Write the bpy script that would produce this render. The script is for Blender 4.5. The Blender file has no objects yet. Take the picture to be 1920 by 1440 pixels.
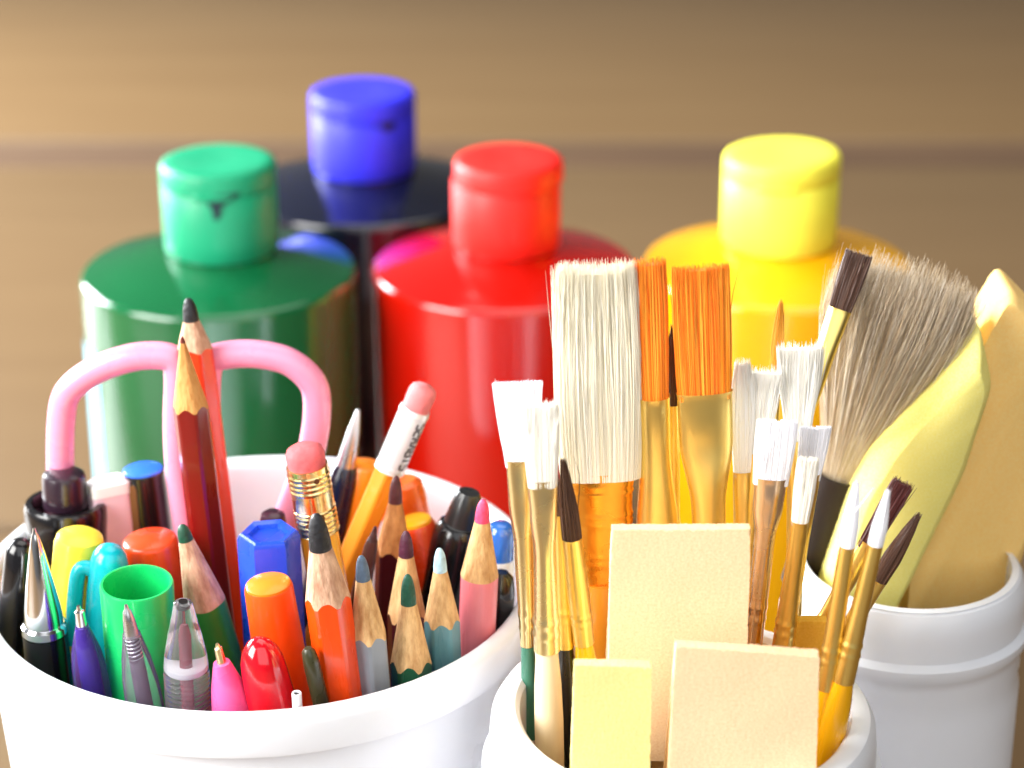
import bpy, math, random
from mathutils import Vector, Matrix, Quaternion, noise as mnoise

S = 0.01                       # everything below is in centimetres, built in metres
scene = bpy.context.scene
COL = scene.collection
R = random.Random(7)
PI = math.pi

# ------------------------------------------------------------------ camera
F = 4325.0                     # focal length in pixels of the 1920-wide photograph
PITCH = math.radians(23.0)
ZR = 11.5                      # height of the vessels' rims
HC = ZR + 18.5                 # camera height over the table
CAM = Vector((0, 0, HC))
FW = Vector((0, math.cos(PITCH), -math.sin(PITCH)))
UP = Vector((0, math.sin(PITCH), math.cos(PITCH)))
RT = Vector((1, 0, 0))

def ray(px, py):
    return FW + RT * ((px - 960) / F) + UP * (-(py - 720) / F)

def at_z(px, py, z):
    d = ray(px, py); t = (z - CAM.z) / d.z
    return CAM + d * t

def at_depth(px, py, dep):
    return CAM + ray(px, py) * dep

def at_y(px, py, y):
    d = ray(px, py)
    return CAM + d * (y / d.y)

def depth(p):
    return (p - CAM).dot(FW)

# ------------------------------------------------------------------ materials
def lin(c):
    c = c / 255.0
    return c / 12.92 if c <= 0.04045 else ((c + 0.055) / 1.055) ** 2.4

def rgb(r, g, b):
    return (lin(r), lin(g), lin(b), 1.0)

def setin(n, k, v):
    if k in n.inputs:
        n.inputs[k].default_value = v

def mat(name, col, rough=0.4, metal=0.0, coat=0.0, trans=0.0, sss=0.0, var=0.0, vscale=60, bump=0.0,
        bscale=400, stretch=None, rvar=0.0, ior=1.46, spec=0.5, island=None, col2=None, sheen=0.0, coatr=0.05):
    m = bpy.data.materials.new(name); m.use_nodes = True
    nt = m.node_tree; b = nt.nodes['Principled BSDF']
    setin(b, 'Base Color', col); setin(b, 'Roughness', rough); setin(b, 'Metallic', metal)
    setin(b, 'Coat Weight', coat); setin(b, 'Coat Roughness', coatr); setin(b, 'Transmission Weight', trans)
    setin(b, 'IOR', ior); setin(b, 'Specular IOR Level', spec); setin(b, 'Sheen Weight', sheen)
    if sss:
        setin(b, 'Subsurface Weight', sss); setin(b, 'Subsurface Scale', 0.004)
        b.inputs['Subsurface Radius'].default_value = (1.0, 0.7, 0.5)
    tc = nt.nodes.new('ShaderNodeTexCoord')
    src = tc.outputs['Object']
    if stretch:
        mp = nt.nodes.new('ShaderNodeMapping'); mp.inputs['Scale'].default_value = stretch
        nt.links.new(src, mp.inputs['Vector']); src = mp.outputs['Vector']
    last = None
    if var or col2:
        nz = nt.nodes.new('ShaderNodeTexNoise'); nz.inputs['Scale'].default_value = vscale
        nz.inputs['Detail'].default_value = 6; nz.inputs['Roughness'].default_value = 0.62
        nt.links.new(src, nz.inputs['Vector'])
        rp = nt.nodes.new('ShaderNodeValToRGB')
        rp.color_ramp.elements[0].position = 0.33; rp.color_ramp.elements[1].position = 0.67
        c2 = col2 or tuple(min(1, c * (1 + var)) for c in col[:3]) + (1,)
        c1 = col if col2 else tuple(c * (1 - var) for c in col[:3]) + (1,)
        rp.color_ramp.elements[0].color = c1; rp.color_ramp.elements[1].color = c2
        nt.links.new(nz.outputs['Fac'], rp.inputs['Fac'])
        last = rp.outputs['Color']
    if island:
        ge = nt.nodes.new('ShaderNodeNewGeometry')
        rp = nt.nodes.new('ShaderNodeValToRGB')
        els = rp.color_ramp.elements
        els[0].color = island[0]; els[1].color = island[-1]
        for i, c in enumerate(island[1:-1]):
            e = els.new((i + 1) / (len(island) - 1)); e.color = c
        nt.links.new(ge.outputs['Random Per Island'], rp.inputs['Fac'])
        last = rp.outputs['Color']
    if last is not None:
        nt.links.new(last, b.inputs['Base Color'])
    if rvar:
        n2 = nt.nodes.new('ShaderNodeTexNoise'); n2.inputs['Scale'].default_value = vscale * 1.7
        n2.inputs['Detail'].default_value = 5
        nt.links.new(src, n2.inputs['Vector'])
        mr = nt.nodes.new('ShaderNodeMapRange')
        mr.inputs['From Min'].default_value = 0.3; mr.inputs['From Max'].default_value = 0.7
        mr.inputs['To Min'].default_value = max(0.02, rough - rvar); mr.inputs['To Max'].default_value = rough + rvar
        nt.links.new(n2.outputs['Fac'], mr.inputs['Value']); nt.links.new(mr.outputs['Result'], b.inputs['Roughness'])
    if bump:
        n3 = nt.nodes.new('ShaderNodeTexNoise'); n3.inputs['Scale'].default_value = bscale
        n3.inputs['Detail'].default_value = 4
        nt.links.new(src, n3.inputs['Vector'])
        bp = nt.nodes.new('ShaderNodeBump'); bp.inputs['Strength'].default_value = bump
        bp.inputs['Distance'].default_value = 0.001
        nt.links.new(n3.outputs['Fac'], bp.inputs['Height']); nt.links.new(bp.outputs['Normal'], b.inputs['Normal'])
    return m

def plastic(name, c, rough=0.32, coat=0.25, sss=0.0, var=0.06):
    return mat(name, rgb(*c), rough, coat=coat, sss=sss, var=var, vscale=90, rvar=0.08, bump=0.03, bscale=900)

def paint(name, c, rough=0.34, coat=0.35):
    return mat(name, rgb(*c), rough, coat=coat, var=0.12, vscale=160, stretch=(1, 1, 0.12), rvar=0.12, bump=0.05, bscale=500)

def wood(name, a, b):
    return mat(name, rgb(*a), 0.75, col2=rgb(*b), vscale=800, stretch=(1, 1, 0.28), bump=0.5, bscale=1100)

def leadm(name, c):
    return mat(name, rgb(*c), 0.5, var=0.25, vscale=700, bump=0.25, bscale=1400, rvar=0.15)

def hairm(name, cols, rough=0.5):
    return mat(name, rgb(*cols[0]), rough, island=[rgb(*c) for c in cols], spec=0.35, sheen=0.15)

GOLD = mat('gold metal', (1.0, 0.74, 0.23, 1), 0.33, metal=1, var=0.06, vscale=40, rvar=0.06, bump=0.008, bscale=200)
PALEGOLD = mat('pale gold metal', (0.98, 0.82, 0.45, 1), 0.26, metal=1, var=0.06, vscale=40, rvar=0.06, bump=0.008, bscale=200)
COPPER = mat('copper metal', (0.95, 0.42, 0.06, 1), 0.3, metal=1, var=0.16, vscale=60, rvar=0.12, bump=0.06, bscale=250)
ROSE = mat('rose silver metal', (0.88, 0.74, 0.62, 1), 0.24, metal=1, var=0.08, vscale=70, rvar=0.08)
CHROME = mat('chrome metal', (0.86, 0.86, 0.88, 1), 0.1, metal=1, rvar=0.05, var=0.05)
STEEL = mat('steel', (0.62, 0.62, 0.64, 1), 0.28, metal=1, rvar=0.1, var=0.1)
BRASS = mat('brass', (0.9, 0.72, 0.36, 1), 0.26, metal=1, var=0.15, vscale=120, rvar=0.12, bump=0.1, bscale=400)
WOOD = wood('sharpened cedar', (176, 128, 78), (226, 186, 132))
WOODR = wood('sharpened reddish cedar', (170, 104, 52), (214, 150, 88))
WOODP = wood('sharpened pinkish cedar', (172, 124, 96), (222, 180, 150))
WOODY = wood('sharpened yellow wood', (196, 130, 62), (226, 170, 100))
BLACKP = plastic('black plastic', (16, 15, 18), 0.22, 0.4)
NAVYP = plastic('navy plastic', (16, 22, 48), 0.25, 0.4)
WHITEP = mat('white plastic', rgb(232, 234, 240), 0.34, coat=0.15, var=0.03, vscale=25, rvar=0.08, bump=0.02, bscale=300, sss=0.04)
CLEAR = mat('clear plastic', (0.90, 0.89, 0.93, 1), 0.05, trans=0.93, ior=1.42, coat=.3)
VIOLETC = mat('clear violet plastic', (0.30, 0.16, 0.78, 1), 0.07, trans=0.85, ior=1.4)
SMOKYC = mat('clear smoky plastic', (0.78, 0.72, 0.86, 1), 0.05, trans=0.9, ior=1.42, coat=.3)

# ------------------------------------------------------------------ objects
def tag(o, label, cat, group=None, kind=None):
    if label: o['label'] = label
    if cat: o['category'] = cat
    if group: o['group'] = group
    if kind: o['kind'] = kind
    return o

def thing(name, label, cat, loc, rot=None, group=None):
    o = bpy.data.objects.new(name, None); COL.objects.link(o)
    o.location = loc * S; o.empty_display_size = 0.01
    if rot is not None:
        o.rotation_mode = 'QUATERNION'; o.rotation_quaternion = rot
    return tag(o, label, cat, group)

def mesh(name, geo, m, parent=None, smooth=True, angle=35):
    vs, fs = geo
    me = bpy.data.meshes.new(name)
    me.from_pydata([(v[0] * S, v[1] * S, v[2] * S) for v in vs], [], fs)
    me.update()
    import bmesh
    bm = bmesh.new(); bm.from_mesh(me); bmesh.ops.recalc_face_normals(bm, faces=bm.faces); bm.to_mesh(me); bm.free()
    if smooth:
        me.shade_smooth()
        me.set_sharp_from_angle(angle=math.radians(angle))
    me.materials.append(m)
    o = bpy.data.objects.new(name, me); COL.objects.link(o)
    if parent: o.parent = parent
    return o

def join(*geos):
    V, Fc = [], []
    for vs, fs in geos:
        k = len(V); V += list(vs); Fc += [tuple(i + k for i in f) for f in fs]
    return V, Fc

def loft(secs, n=40, captop=True, capbot=True, e=2.0):
    """secs: (z, rx, ry[, ox, oy]) from one end to the other; elliptical (or squarer, e > 2) cross-sections."""
    V, Fc = [], []
    for s in secs:
        z, rx, ry = s[:3]; ox, oy = (s[3], s[4]) if len(s) > 4 else (0, 0)
        for i in range(n):
            a = 2 * PI * i / n; c, d = math.cos(a), math.sin(a)
            V.append((ox + rx * math.copysign(abs(c) ** (2 / e), c), oy + ry * math.copysign(abs(d) ** (2 / e), d), z))
    for k in range(len(secs) - 1):
        for i in range(n):
            j = (i + 1) % n
            Fc.append((k * n + i, k * n + j, (k + 1) * n + j, (k + 1) * n + i))
    if capbot: Fc.append(tuple(range(n)))
    if captop: Fc.append(tuple((len(secs) - 1) * n + i for i in range(n)))
    return V, Fc

def lathe(prof, n=40, **k):
    return loft([(z, max(r, 1e-4), max(r, 1e-4)) for z, r in prof], n, **k)

def tube(pts, r, n=14, cap=True, rs=None):
    pts = [Vector(p) for p in pts]; V, Fc = [], []
    up = None
    for i, p in enumerate(pts):
        t = (pts[min(i + 1, len(pts) - 1)] - pts[max(i - 1, 0)]).normalized()
        if up is None:
            up = t.orthogonal().normalized()
        up = (up - t * up.dot(t)).normalized(); sd = t.cross(up)
        rr = rs[i] if rs else r
        for k in range(n):
            a = 2 * PI * k / n
            V.append(p + up * (rr * math.cos(a)) + sd * (rr * math.sin(a)))
    for i in range(len(pts) - 1):
        for k in range(n):
            j = (k + 1) % n
            Fc.append((i * n + k, i * n + j, (i + 1) * n + j, (i + 1) * n + k))
    if cap:
        Fc.append(tuple(range(n))); Fc.append(tuple((len(pts) - 1) * n + k for k in range(n)))
    return V, Fc

def smooth_path(pts, sub=8, closed=False):
    pts = [Vector(p) for p in pts]; n = len(pts); out = []
    rng = range(n if closed else n - 1)
    for i in rng:
        g = lambda k: pts[k % n] if closed else pts[max(0, min(n - 1, k))]
        a, b, c, d = g(i - 1), g(i), g(i + 1), g(i + 2)
        for k in range(sub):
            t = k / sub
            out.append(0.5 * ((2 * b) + (c - a) * t + (2 * a - 5 * b + 4 * c - d) * t * t + (3 * b - a - 3 * c + d) * t ** 3))
    if not closed: out.append(pts[-1])
    return out

# ------------------------------------------------------------------ table
def build_table():
    m = bpy.data.materials.new('brown table wood'); m.use_nodes = True
    nt = m.node_tree; b = nt.nodes['Principled BSDF']; L = nt.links
    tc = nt.nodes.new('ShaderNodeTexCoord'); mp = nt.nodes.new('ShaderNodeMapping')
    mp.inputs['Scale'].default_value = (1.2, 9, 9); L.new(tc.outputs['Object'], mp.inputs['Vector'])
    nz = nt.nodes.new('ShaderNodeTexNoise'); nz.inputs['Scale'].default_value = 4; nz.inputs['Detail'].default_value = 8
    nz.inputs['Roughness'].default_value = 0.6
    L.new(mp.outputs['Vector'], nz.inputs['Vector'])
    rp = nt.nodes.new('ShaderNodeValToRGB')
    rp.color_ramp.elements[0].position = 0.3; rp.color_ramp.elements[1].position = 0.75
    rp.color_ramp.elements[0].color = rgb(103, 80, 52); rp.color_ramp.elements[1].color = rgb(109, 86, 57)
    L.new(nz.outputs['Fac'], rp.inputs['Fac']); L.new(rp.outputs['Color'], b.inputs['Base Color'])
    setin(b, 'Roughness', 0.42)
    bp = nt.nodes.new('ShaderNodeBump'); bp.inputs['Strength'].default_value = 0.05; bp.inputs['Distance'].default_value = 0.002
    L.new(nz.outputs['Fac'], bp.inputs['Height']); L.new(bp.outputs['Normal'], b.inputs['Normal'])
    root = thing('wooden_table', 'brown wooden table of wide boards under all the vessels and bottles', 'table', Vector((0, 60, 0)))
    seams = [-20, 60.0, 96.6, 133.0, 185.0]
    for i in range(len(seams) - 1):
        y0, y1 = seams[i] + (2.0 if i == 2 else 0.2) - 60, seams[i + 1] - (2.0 if i == 1 else 0.2) - 60
        c = 0.25; x0, x1 = -160, 160
        prof = [(y0, -3), (y1, -3), (y1, -c), (y1 - c * .35, -c * .3), (y1 - c, 0), (y0 + c, 0), (y0 + c * .35, -c * .3), (y0, -c)]
        V = [(x0, y, z) for y, z in prof] + [(x1, y, z) for y, z in prof]; k = len(prof)
        Fc = [tuple(range(k)), tuple(range(2 * k - 1, k - 1, -1))] + [(j, (j + 1) % k, k + (j + 1) % k, k + j) for j in range(k)]
        mesh('board', (V, Fc), m, root, angle=25)
    dm = mat('dark reddish gap shade', rgb(84, 62, 42), 0.65, var=0.15, vscale=30, stretch=(.2, 1, 1))  # dark colour stands in for the shade inside the board gap
    V = [(x, y, z) for z in (-3, -.22) for x, y in ((-159, 34.65), (159, 34.65), (159, 38.55), (-159, 38.55))]
    mesh('gap_shade_strip', (V, [(3, 2, 1, 0), (4, 5, 6, 7), (0, 1, 5, 4), (1, 2, 6, 5), (2, 3, 7, 6), (3, 0, 4, 7)]), dm, root, smooth=False)

# ------------------------------------------------------------------ vessels
class Vessel:
    def __init__(s, cx, cy, rin, rbase, zf):
        s.c = Vector((cx, cy, 0)); s.rin = rin; s.rb = rbase; s.zf = zf
    def rad(s, z):
        t = (z - s.zf) / (ZR - s.zf)
        return s.rb + (s.rin - s.rb) * max(0, min(1, t))

cf, cb = at_z(482, 1318, ZR), at_z(482, 868, ZR)
cy1 = (cf.y + cb.y) / 2
cl = at_z(482, 1093, ZR)
CUP = Vessel(at_z(482, 1090, ZR).x, cy1, 4.52, 3.75, 0.4)
jf, jb = at_z(1282, 1512, ZR), at_z(1282, 1152, ZR)
JAR = Vessel(at_z(1282, 1330, ZR).x, (jf.y + jb.y) / 2, 2.52, 2.7, 0.4)
kf, kb = at_z(1702, 1152, ZR), at_z(1702, 956, ZR)
POT = Vessel(at_z(1702, 1048, ZR).x, (kf.y + kb.y) / 2, 1.82, 1.85, 0.4)

def build_vessels():
    z = ZR
    t = thing('white_cup', 'wide white plastic cup full of pencils, pens and markers', 'cup', CUP.c)
    ro, ri = CUP.rin + 0.36, CUP.rin
    outer = [(0, 3.6), (0.0, 3.85), (0.12, 3.98), (4, 4.22), (8, 4.45), (z - 1.15, ri + .1)]
    mesh('cup_wall', lathe(outer + [(z - .5, ri + .1), (z - .5, ri), (z - 1.2, ri), (8, 4.3), (0.5, 3.78), (0.4, 3.6), (0.4, 0.01)], 96, captop=False), WHITEP, t)
    lip = []
    for i in range(15):
        a = -PI / 2 + 0 + PI * i / 14
        lip.append((z - .16 + .16 * math.sin(a) if i > 7 else z - .62 + .62 * (i / 7) * .74, ri + .18 + .18 * math.cos(a)))
    prof = [(z - .72, ri + .1), (z - .72, ro - .03), (z - .6, ro), (z - .2, ro)]
    for i in range(1, 10):
        a = PI * i / 10
        prof.append((z - .18 + .18 * math.sin(a), ri + .18 + .18 * math.cos(a)))
    prof += [(z - .2, ri), (z - .499, ri)]
    mesh('rim', lathe(prof, 96, captop=False, capbot=False), WHITEP, t)

    def jar(label, v, rout, bead, dark=False):
        t = thing('white_jar', label, 'jar', v.c, group='white plastic jars')
        ri = v.rin
        prof = [(0, rout - .5), (0, rout - .2), (0.2, rout + bead), (z - 2.2, rout + bead), (z - 1.9, rout + bead - .06), (z - 1.75, rout - .02),
                (z - 1.5, rout - .04), (z - 1.3, rout + .02), (z - 1.18, rout + .1), (z - 1.02, rout + .1), (z - .92, rout - .01),
                (z - .5, rout - .02), (z - .22, rout - .05), (z - .07, rout - .14), (z, rout - .3), (z - .02, ri + .08), (z - .1, ri + .01), (z - .3, ri),
                (z - 2, ri), (0.5, v.rb), (0.4, v.rb - .2), (0.4, 0.01)]
        mesh('jar_body', lathe(prof, 96, captop=False), WHITEP, t)
        return t
    jar('white plastic jar in front, packed with gold ferruled brushes and cream foam', JAR, 3.02, 0.12)
    jar('white ribbed jar at the back, holding yellow and peach foam brushes', POT, 2.08, 0.0)

# ------------------------------------------------------------------ paint bottles
def bottle(label, capc, capw, d, bodyw, bodym, capm, stain=None, lid_dx=0.0, lid_turn=0.0, tilt=0.0, labelm=None, bdx=0.0):
    top = at_depth(capc[0], capc[1], d)
    k = d / F
    rc, rb = capw / 2 * k, bodyw / 2 * k
    H = top.z
    hc = 2.22; zs = H - hc - 0.5
    t = thing('paint_bottle', label, 'paint bottle', Vector((top.x, top.y, 0)), group='plastic paint bottles behind the vessels')
    prof = [(0, rb - .4), (0, rb - .15), (.15, rb), (zs - .18, rb)]
    for i in range(1, 9):
        a = PI / 2 * i / 8 * .93
        prof.append((zs - .18 + .18 * math.sin(a), rb - .18 + .18 * math.cos(a)))
    prof += [(zs + .17, rb * .8), (zs + .32, rb * .62), (zs + .46, rc + .05), (zs + .48, rc - .1), (zs + .5, rc - .1), (H - .6, rc - .1)]
    body = mesh('bottle_body', loft([(z_, r_, r_, bdx if r_ > rc else 0, 0) for z_, r_ in prof], 96), bodym, t, angle=50)
    z0 = zs + .52
    capp = [(z0, rc - .16), (z0, rc - .06), (z0 + .06, rc - .015), (z0 + .5, rc), (H - .58, rc), (H - .545, rc - .03)]
    cap = mesh('cap', lathe(capp, 64), capm, t, angle=50)
    a = math.radians(lid_turn)
    lid = [(H - .54, rc - .03), (H - .51, rc + .005), (H - .14, rc), (H - .05, rc - .04), (H - .01, rc - .12), (H, rc - .3), (H - .03, rc * .4), (H - .035, .01)]
    n = 64
    V, Fc = loft([(z, r, r, lid_dx * .6, -lid_dx * .3) for z, r in lid], n)
    V = [(x, y, z + tilt * (x * math.cos(a) + y * math.sin(a))) for x, y, z in V]
    lo = mesh('flip_lid', (V, Fc), capm, cap, angle=50)
    # thumb notch of the flip lid
    th = [(-0.5 + i * 0.1) for i in range(11)]
    base = -PI / 2 + a
    V, Fc = [], []
    for j, zz in enumerate((H - .62, H - .56, H - .5, H - .46)):
        for x in th:
            an = base + x * .75
            rr = rc + (.075 if j in (1, 2) else .0) * (1 - (2 * x) ** 4) + .004
            V.append((rr * math.cos(an), rr * math.sin(an), zz))
    for j in range(3):
        for i in range(10):
            Fc.append((j * 11 + i, j * 11 + i + 1, (j + 1) * 11 + i + 1, (j + 1) * 11 + i))
    mesh('thumb_tab', (V, Fc), capm, cap)
    if stain:
        sm, poly = stain
        V, Fc = [], []
        pts = smooth_path([(x, y, 0) for x, y in poly], 5, True)
        c = sum(pts, Vector()) / len(pts)
        def on(q, lift):
            an = -PI / 2 + q.x / rc
            return ((rc + lift) * math.cos(an), (rc + lift) * math.sin(an), H + q.y)
        rings = [0.0, .4, .75, 1.0]
        V.append(on(c, .03))
        for f, l in ((.4, .03), (.75, .026), (1, .008)):
            for p in pts: V.append(on(c + (p - c) * f, l))
        n = len(pts)
        for i in range(n): Fc.append((0, 1 + i, 1 + (i + 1) % n))
        for r_ in range(2):
            for i in range(n):
                j = (i + 1) % n
                Fc.append((1 + r_ * n + i, 1 + r_ * n + j, 1 + (r_ + 1) * n + j, 1 + (r_ + 1) * n + i))
        mesh('paint_smear', (V, Fc), sm, cap)
    if labelm:
        for lm, a0, a1, z1, nm in labelm:
            V, Fc = [], []
            for j in range(2):
                for i in range(25):
                    an = math.radians(a0 + (a1 - a0) * i / 24)
                    V.append((bdx + (rb + .012) * math.cos(an), (rb + .012) * math.sin(an), (1.0, z1)[j]))
            Fc = [(i, i + 1, 26 + i, 25 + i) for i in range(24)]
            mesh(nm, (V, Fc), lm, body)
    return t

def build_bottles():
    gm = mat('green paint bottle plastic', rgb(10, 88, 48), 0.14, coat=0.8, var=0.08, vscale=20, rvar=0.04)
    bm_ = mat('blue black bottle plastic', rgb(14, 18, 34), 0.16, coat=0.8, var=0.1, vscale=20, rvar=0.04)
    rm = mat('red paint bottle plastic', rgb(176, 12, 3), 0.14, coat=0.8, var=0.06, vscale=20, rvar=0.04)
    ym = mat('yellow paint bottle plastic', rgb(238, 170, 4), 0.2, coat=0.6, var=0.05, vscale=20, rvar=0.05)
    cg = plastic('green cap plastic', (8, 148, 104), 0.5, 0.03)
    cb_ = plastic('blue cap plastic', (44, 44, 226), 0.52, 0.03)
    cr = plastic('red cap plastic', (232, 26, 16), 0.52, 0.03)
    cy = plastic('yellow cap plastic', (250, 240, 78), 0.52, 0.03)
    smear = mat('dried dark paint', rgb(10, 40, 48), 0.5)
    smearb = mat('dried navy paint', rgb(18, 14, 70), 0.5)
    labm = mat('cyan label paper', rgb(120, 214, 240), 0.3, coat=0.4)
    bottle('green paint bottle with a teal cap smeared with dark paint', (408, 298), 218, 54.4, 526, gm, cg, bdx=-.1,
           stain=(smear, [(-.12, -.5), (.55, -.42), (.62, -.5), (.3, -.62), (.22, -.7), (.16, -1.0), (.04, -1.06), (-.02, -.8)]),
           labelm=[(labm, 176, 214, 9.4, 'label')])
    bottle('dark blue paint bottle with a blue cap, farthest back of the bottles', (680, 168), 197, 62.0, 468, bm_, cb_,
           stain=(smearb, [(.55, -.6), (.9, -.55), (.98, -.7), (.7, -.8)]))
    bottle('red paint bottle with a red cap, its lid slightly askew', (949, 294), 205, 55.4, 506, rm, cr, bdx=-.06, lid_dx=.1, lid_turn=20, tilt=.0)
    bottle('yellow paint bottle with a pale yellow cap', (1467, 284), 220, 54.0, 512, ym, cy, lid_turn=-10, tilt=.035)

# ------------------------------------------------------------------ things that stand in a vessel
class Rod:
    """A thin thing standing in a vessel: its tip and a second point of its axis as seen, and where the axis crosses the rim plane."""
    def __init__(s, name, label, cat, tip, other, ry, v=None, group=None, lean=None, wpx=60, roll=0.0, maxlen=None):
        v = v or CUP
        tx, ty = tip; ox, oy = other
        rx = tx + (ox - tx) * (ry - ty) / (oy - ty)
        q = at_z(rx, ry, ZR)
        if lean is None:
            lean = 0.10 * (q.y - v.c.y) / v.rin
        d = ray(tx, ty)
        tt = (q.y + lean * (CAM.z - ZR) - CAM.y) / (d.y - lean * d.z)
        p = CAM + d * tt
        s.tip = p; s.k = depth(p) / F
        ax = (p - q).normalized()
        s.kk = (p - q).length / math.hypot(tx - rx, ty - ry)      # cm along the axis per pixel along it
        rr = wpx / 2 * s.k
        b = q.copy(); step = 0.1
        while b.z - step > v.zf + .06:
            nb = b - ax * (step / ax.z)
            if (nb.xy - v.c.xy).length > v.rad(nb.z) - rr - .05 and nb.z < ZR - 1.2: break
            if maxlen and (p - nb).length > maxlen: break
            b = nb
        s.base = b; s.L = (p - b).length; s.ax = ax; s.r = rr
        x = ax.cross(FW).normalized()
        x = -x if x.x < 0 else x
        y = ax.cross(x)
        M = Matrix((x, y, ax)).transposed()
        qn = M.to_quaternion() @ Quaternion((0, 0, 1), math.radians(roll))
        s.o = thing(name, label, cat, b, qn, group)
        RODS.append((label, b.copy(), p.copy(), rr))
    def z(s, px):                    # local height of a point that many pixels below the tip
        return s.L - px * s.kk
    def w(s, px):                    # half of a width in pixels
        return px * s.k / 2
RODS = []

G_PENCIL = 'coloured pencils in the white cup'
G_PEN = 'pens in the white cup'
G_MARK = 'markers in the white cup'
G_BRUSH = 'paint brushes in the front jar'
G_FOAM = 'foam brushes'

def pencil(label, tip, other, ry, w, leadc, bodyc, lead, woodl, wm=None, hexa=True, blunt=0.82, roll=20, lean=None, lw=.40):
    r = Rod('coloured_pencil', label, 'pencil', tip, other, ry, wpx=w, group=G_PENCIL, lean=lean, roll=roll)
    half = r.w(w); a = half * (0.955 if hexa else 1)
    n = 72; zl, zw = r.z(lead), r.z(woodl)
    rl = half * lw
    def rad(i):
        if not hexa: return half
        th = (360 * i / n + 30) % 60 - 30
        return min(a / math.cos(math.radians(th)), half * 1.045)
    sl = (half - rl) / (zl - zw)
    sl_fix = 0.35 / max(sl, .05)
    V, Fc = [], []
    top = []
    for i in range(n):
        an = 2 * PI * i / n; q = rad(i)
        zz = zl - (q - rl) / sl + (0.016 * mnoise.noise(Vector((i * .35, w, ry))) if hexa else 0.03 * mnoise.noise(Vector((math.cos(an) * 1.3, math.sin(an) * 1.3, w))))
        if hexa:
            zz += (q - a) * sl_fix
        top.append((q * math.cos(an), q * math.sin(an), zz))
    zmin = min(t[2] for t in top) - .05
    rows = [0.0, zmin * .5, zmin]
    for zz in rows:
        for i in range(n):
            an = 2 * PI * i / n; q = rad(i)
            V.append((q * math.cos(an), q * math.sin(an), zz))
    V += top
    for k in range(3):
        for i in range(n):
            j = (i + 1) % n; Fc.append((k * n + i, k * n + j, (k + 1) * n + j, (k + 1) * n + i))
    Fc.append(tuple(range(n)))
    mesh('painted_body', (V, Fc), bodyc, r.o, angle=22 if hexa else 60)
    V = list(top); Fc = []
    for f in (.33, .66, 1.0):
        for i in range(n):
            an = 2 * PI * i / n
            t = top[i]; qq = math.hypot(t[0], t[1]); q = qq + (rl - qq) * f
            q *= 1 + (0.012 * mnoise.noise(Vector((i * .5, f * 9, w))) if f < 1 else 0)
            V.append((q * math.cos(an), q * math.sin(an), t[2] + (zl - t[2]) * f))
    for k in range(3):
        for i in range(n):
            j = (i + 1) % n; Fc.append((k * n + i, k * n + j, (k + 1) * n + j, (k + 1) * n + i))
    mesh('sharpened_wood', (V, Fc), wm or WOOD, r.o, angle=60)
    h = r.L - zl
    prof = [(zl - .1, rl * .96), (zl, rl * .99)]
    for f in (.2, .4, .6, .75, .87, .95, 1.0):
        q = rl * ((1 - f) * (1 - blunt) + blunt * math.sqrt(max(0, 1 - f ** 3)))
        prof.append((zl + h * f, q))
    mesh('lead', lathe(prof, 28), leadc, r.o, angle=60)
    return r

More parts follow.
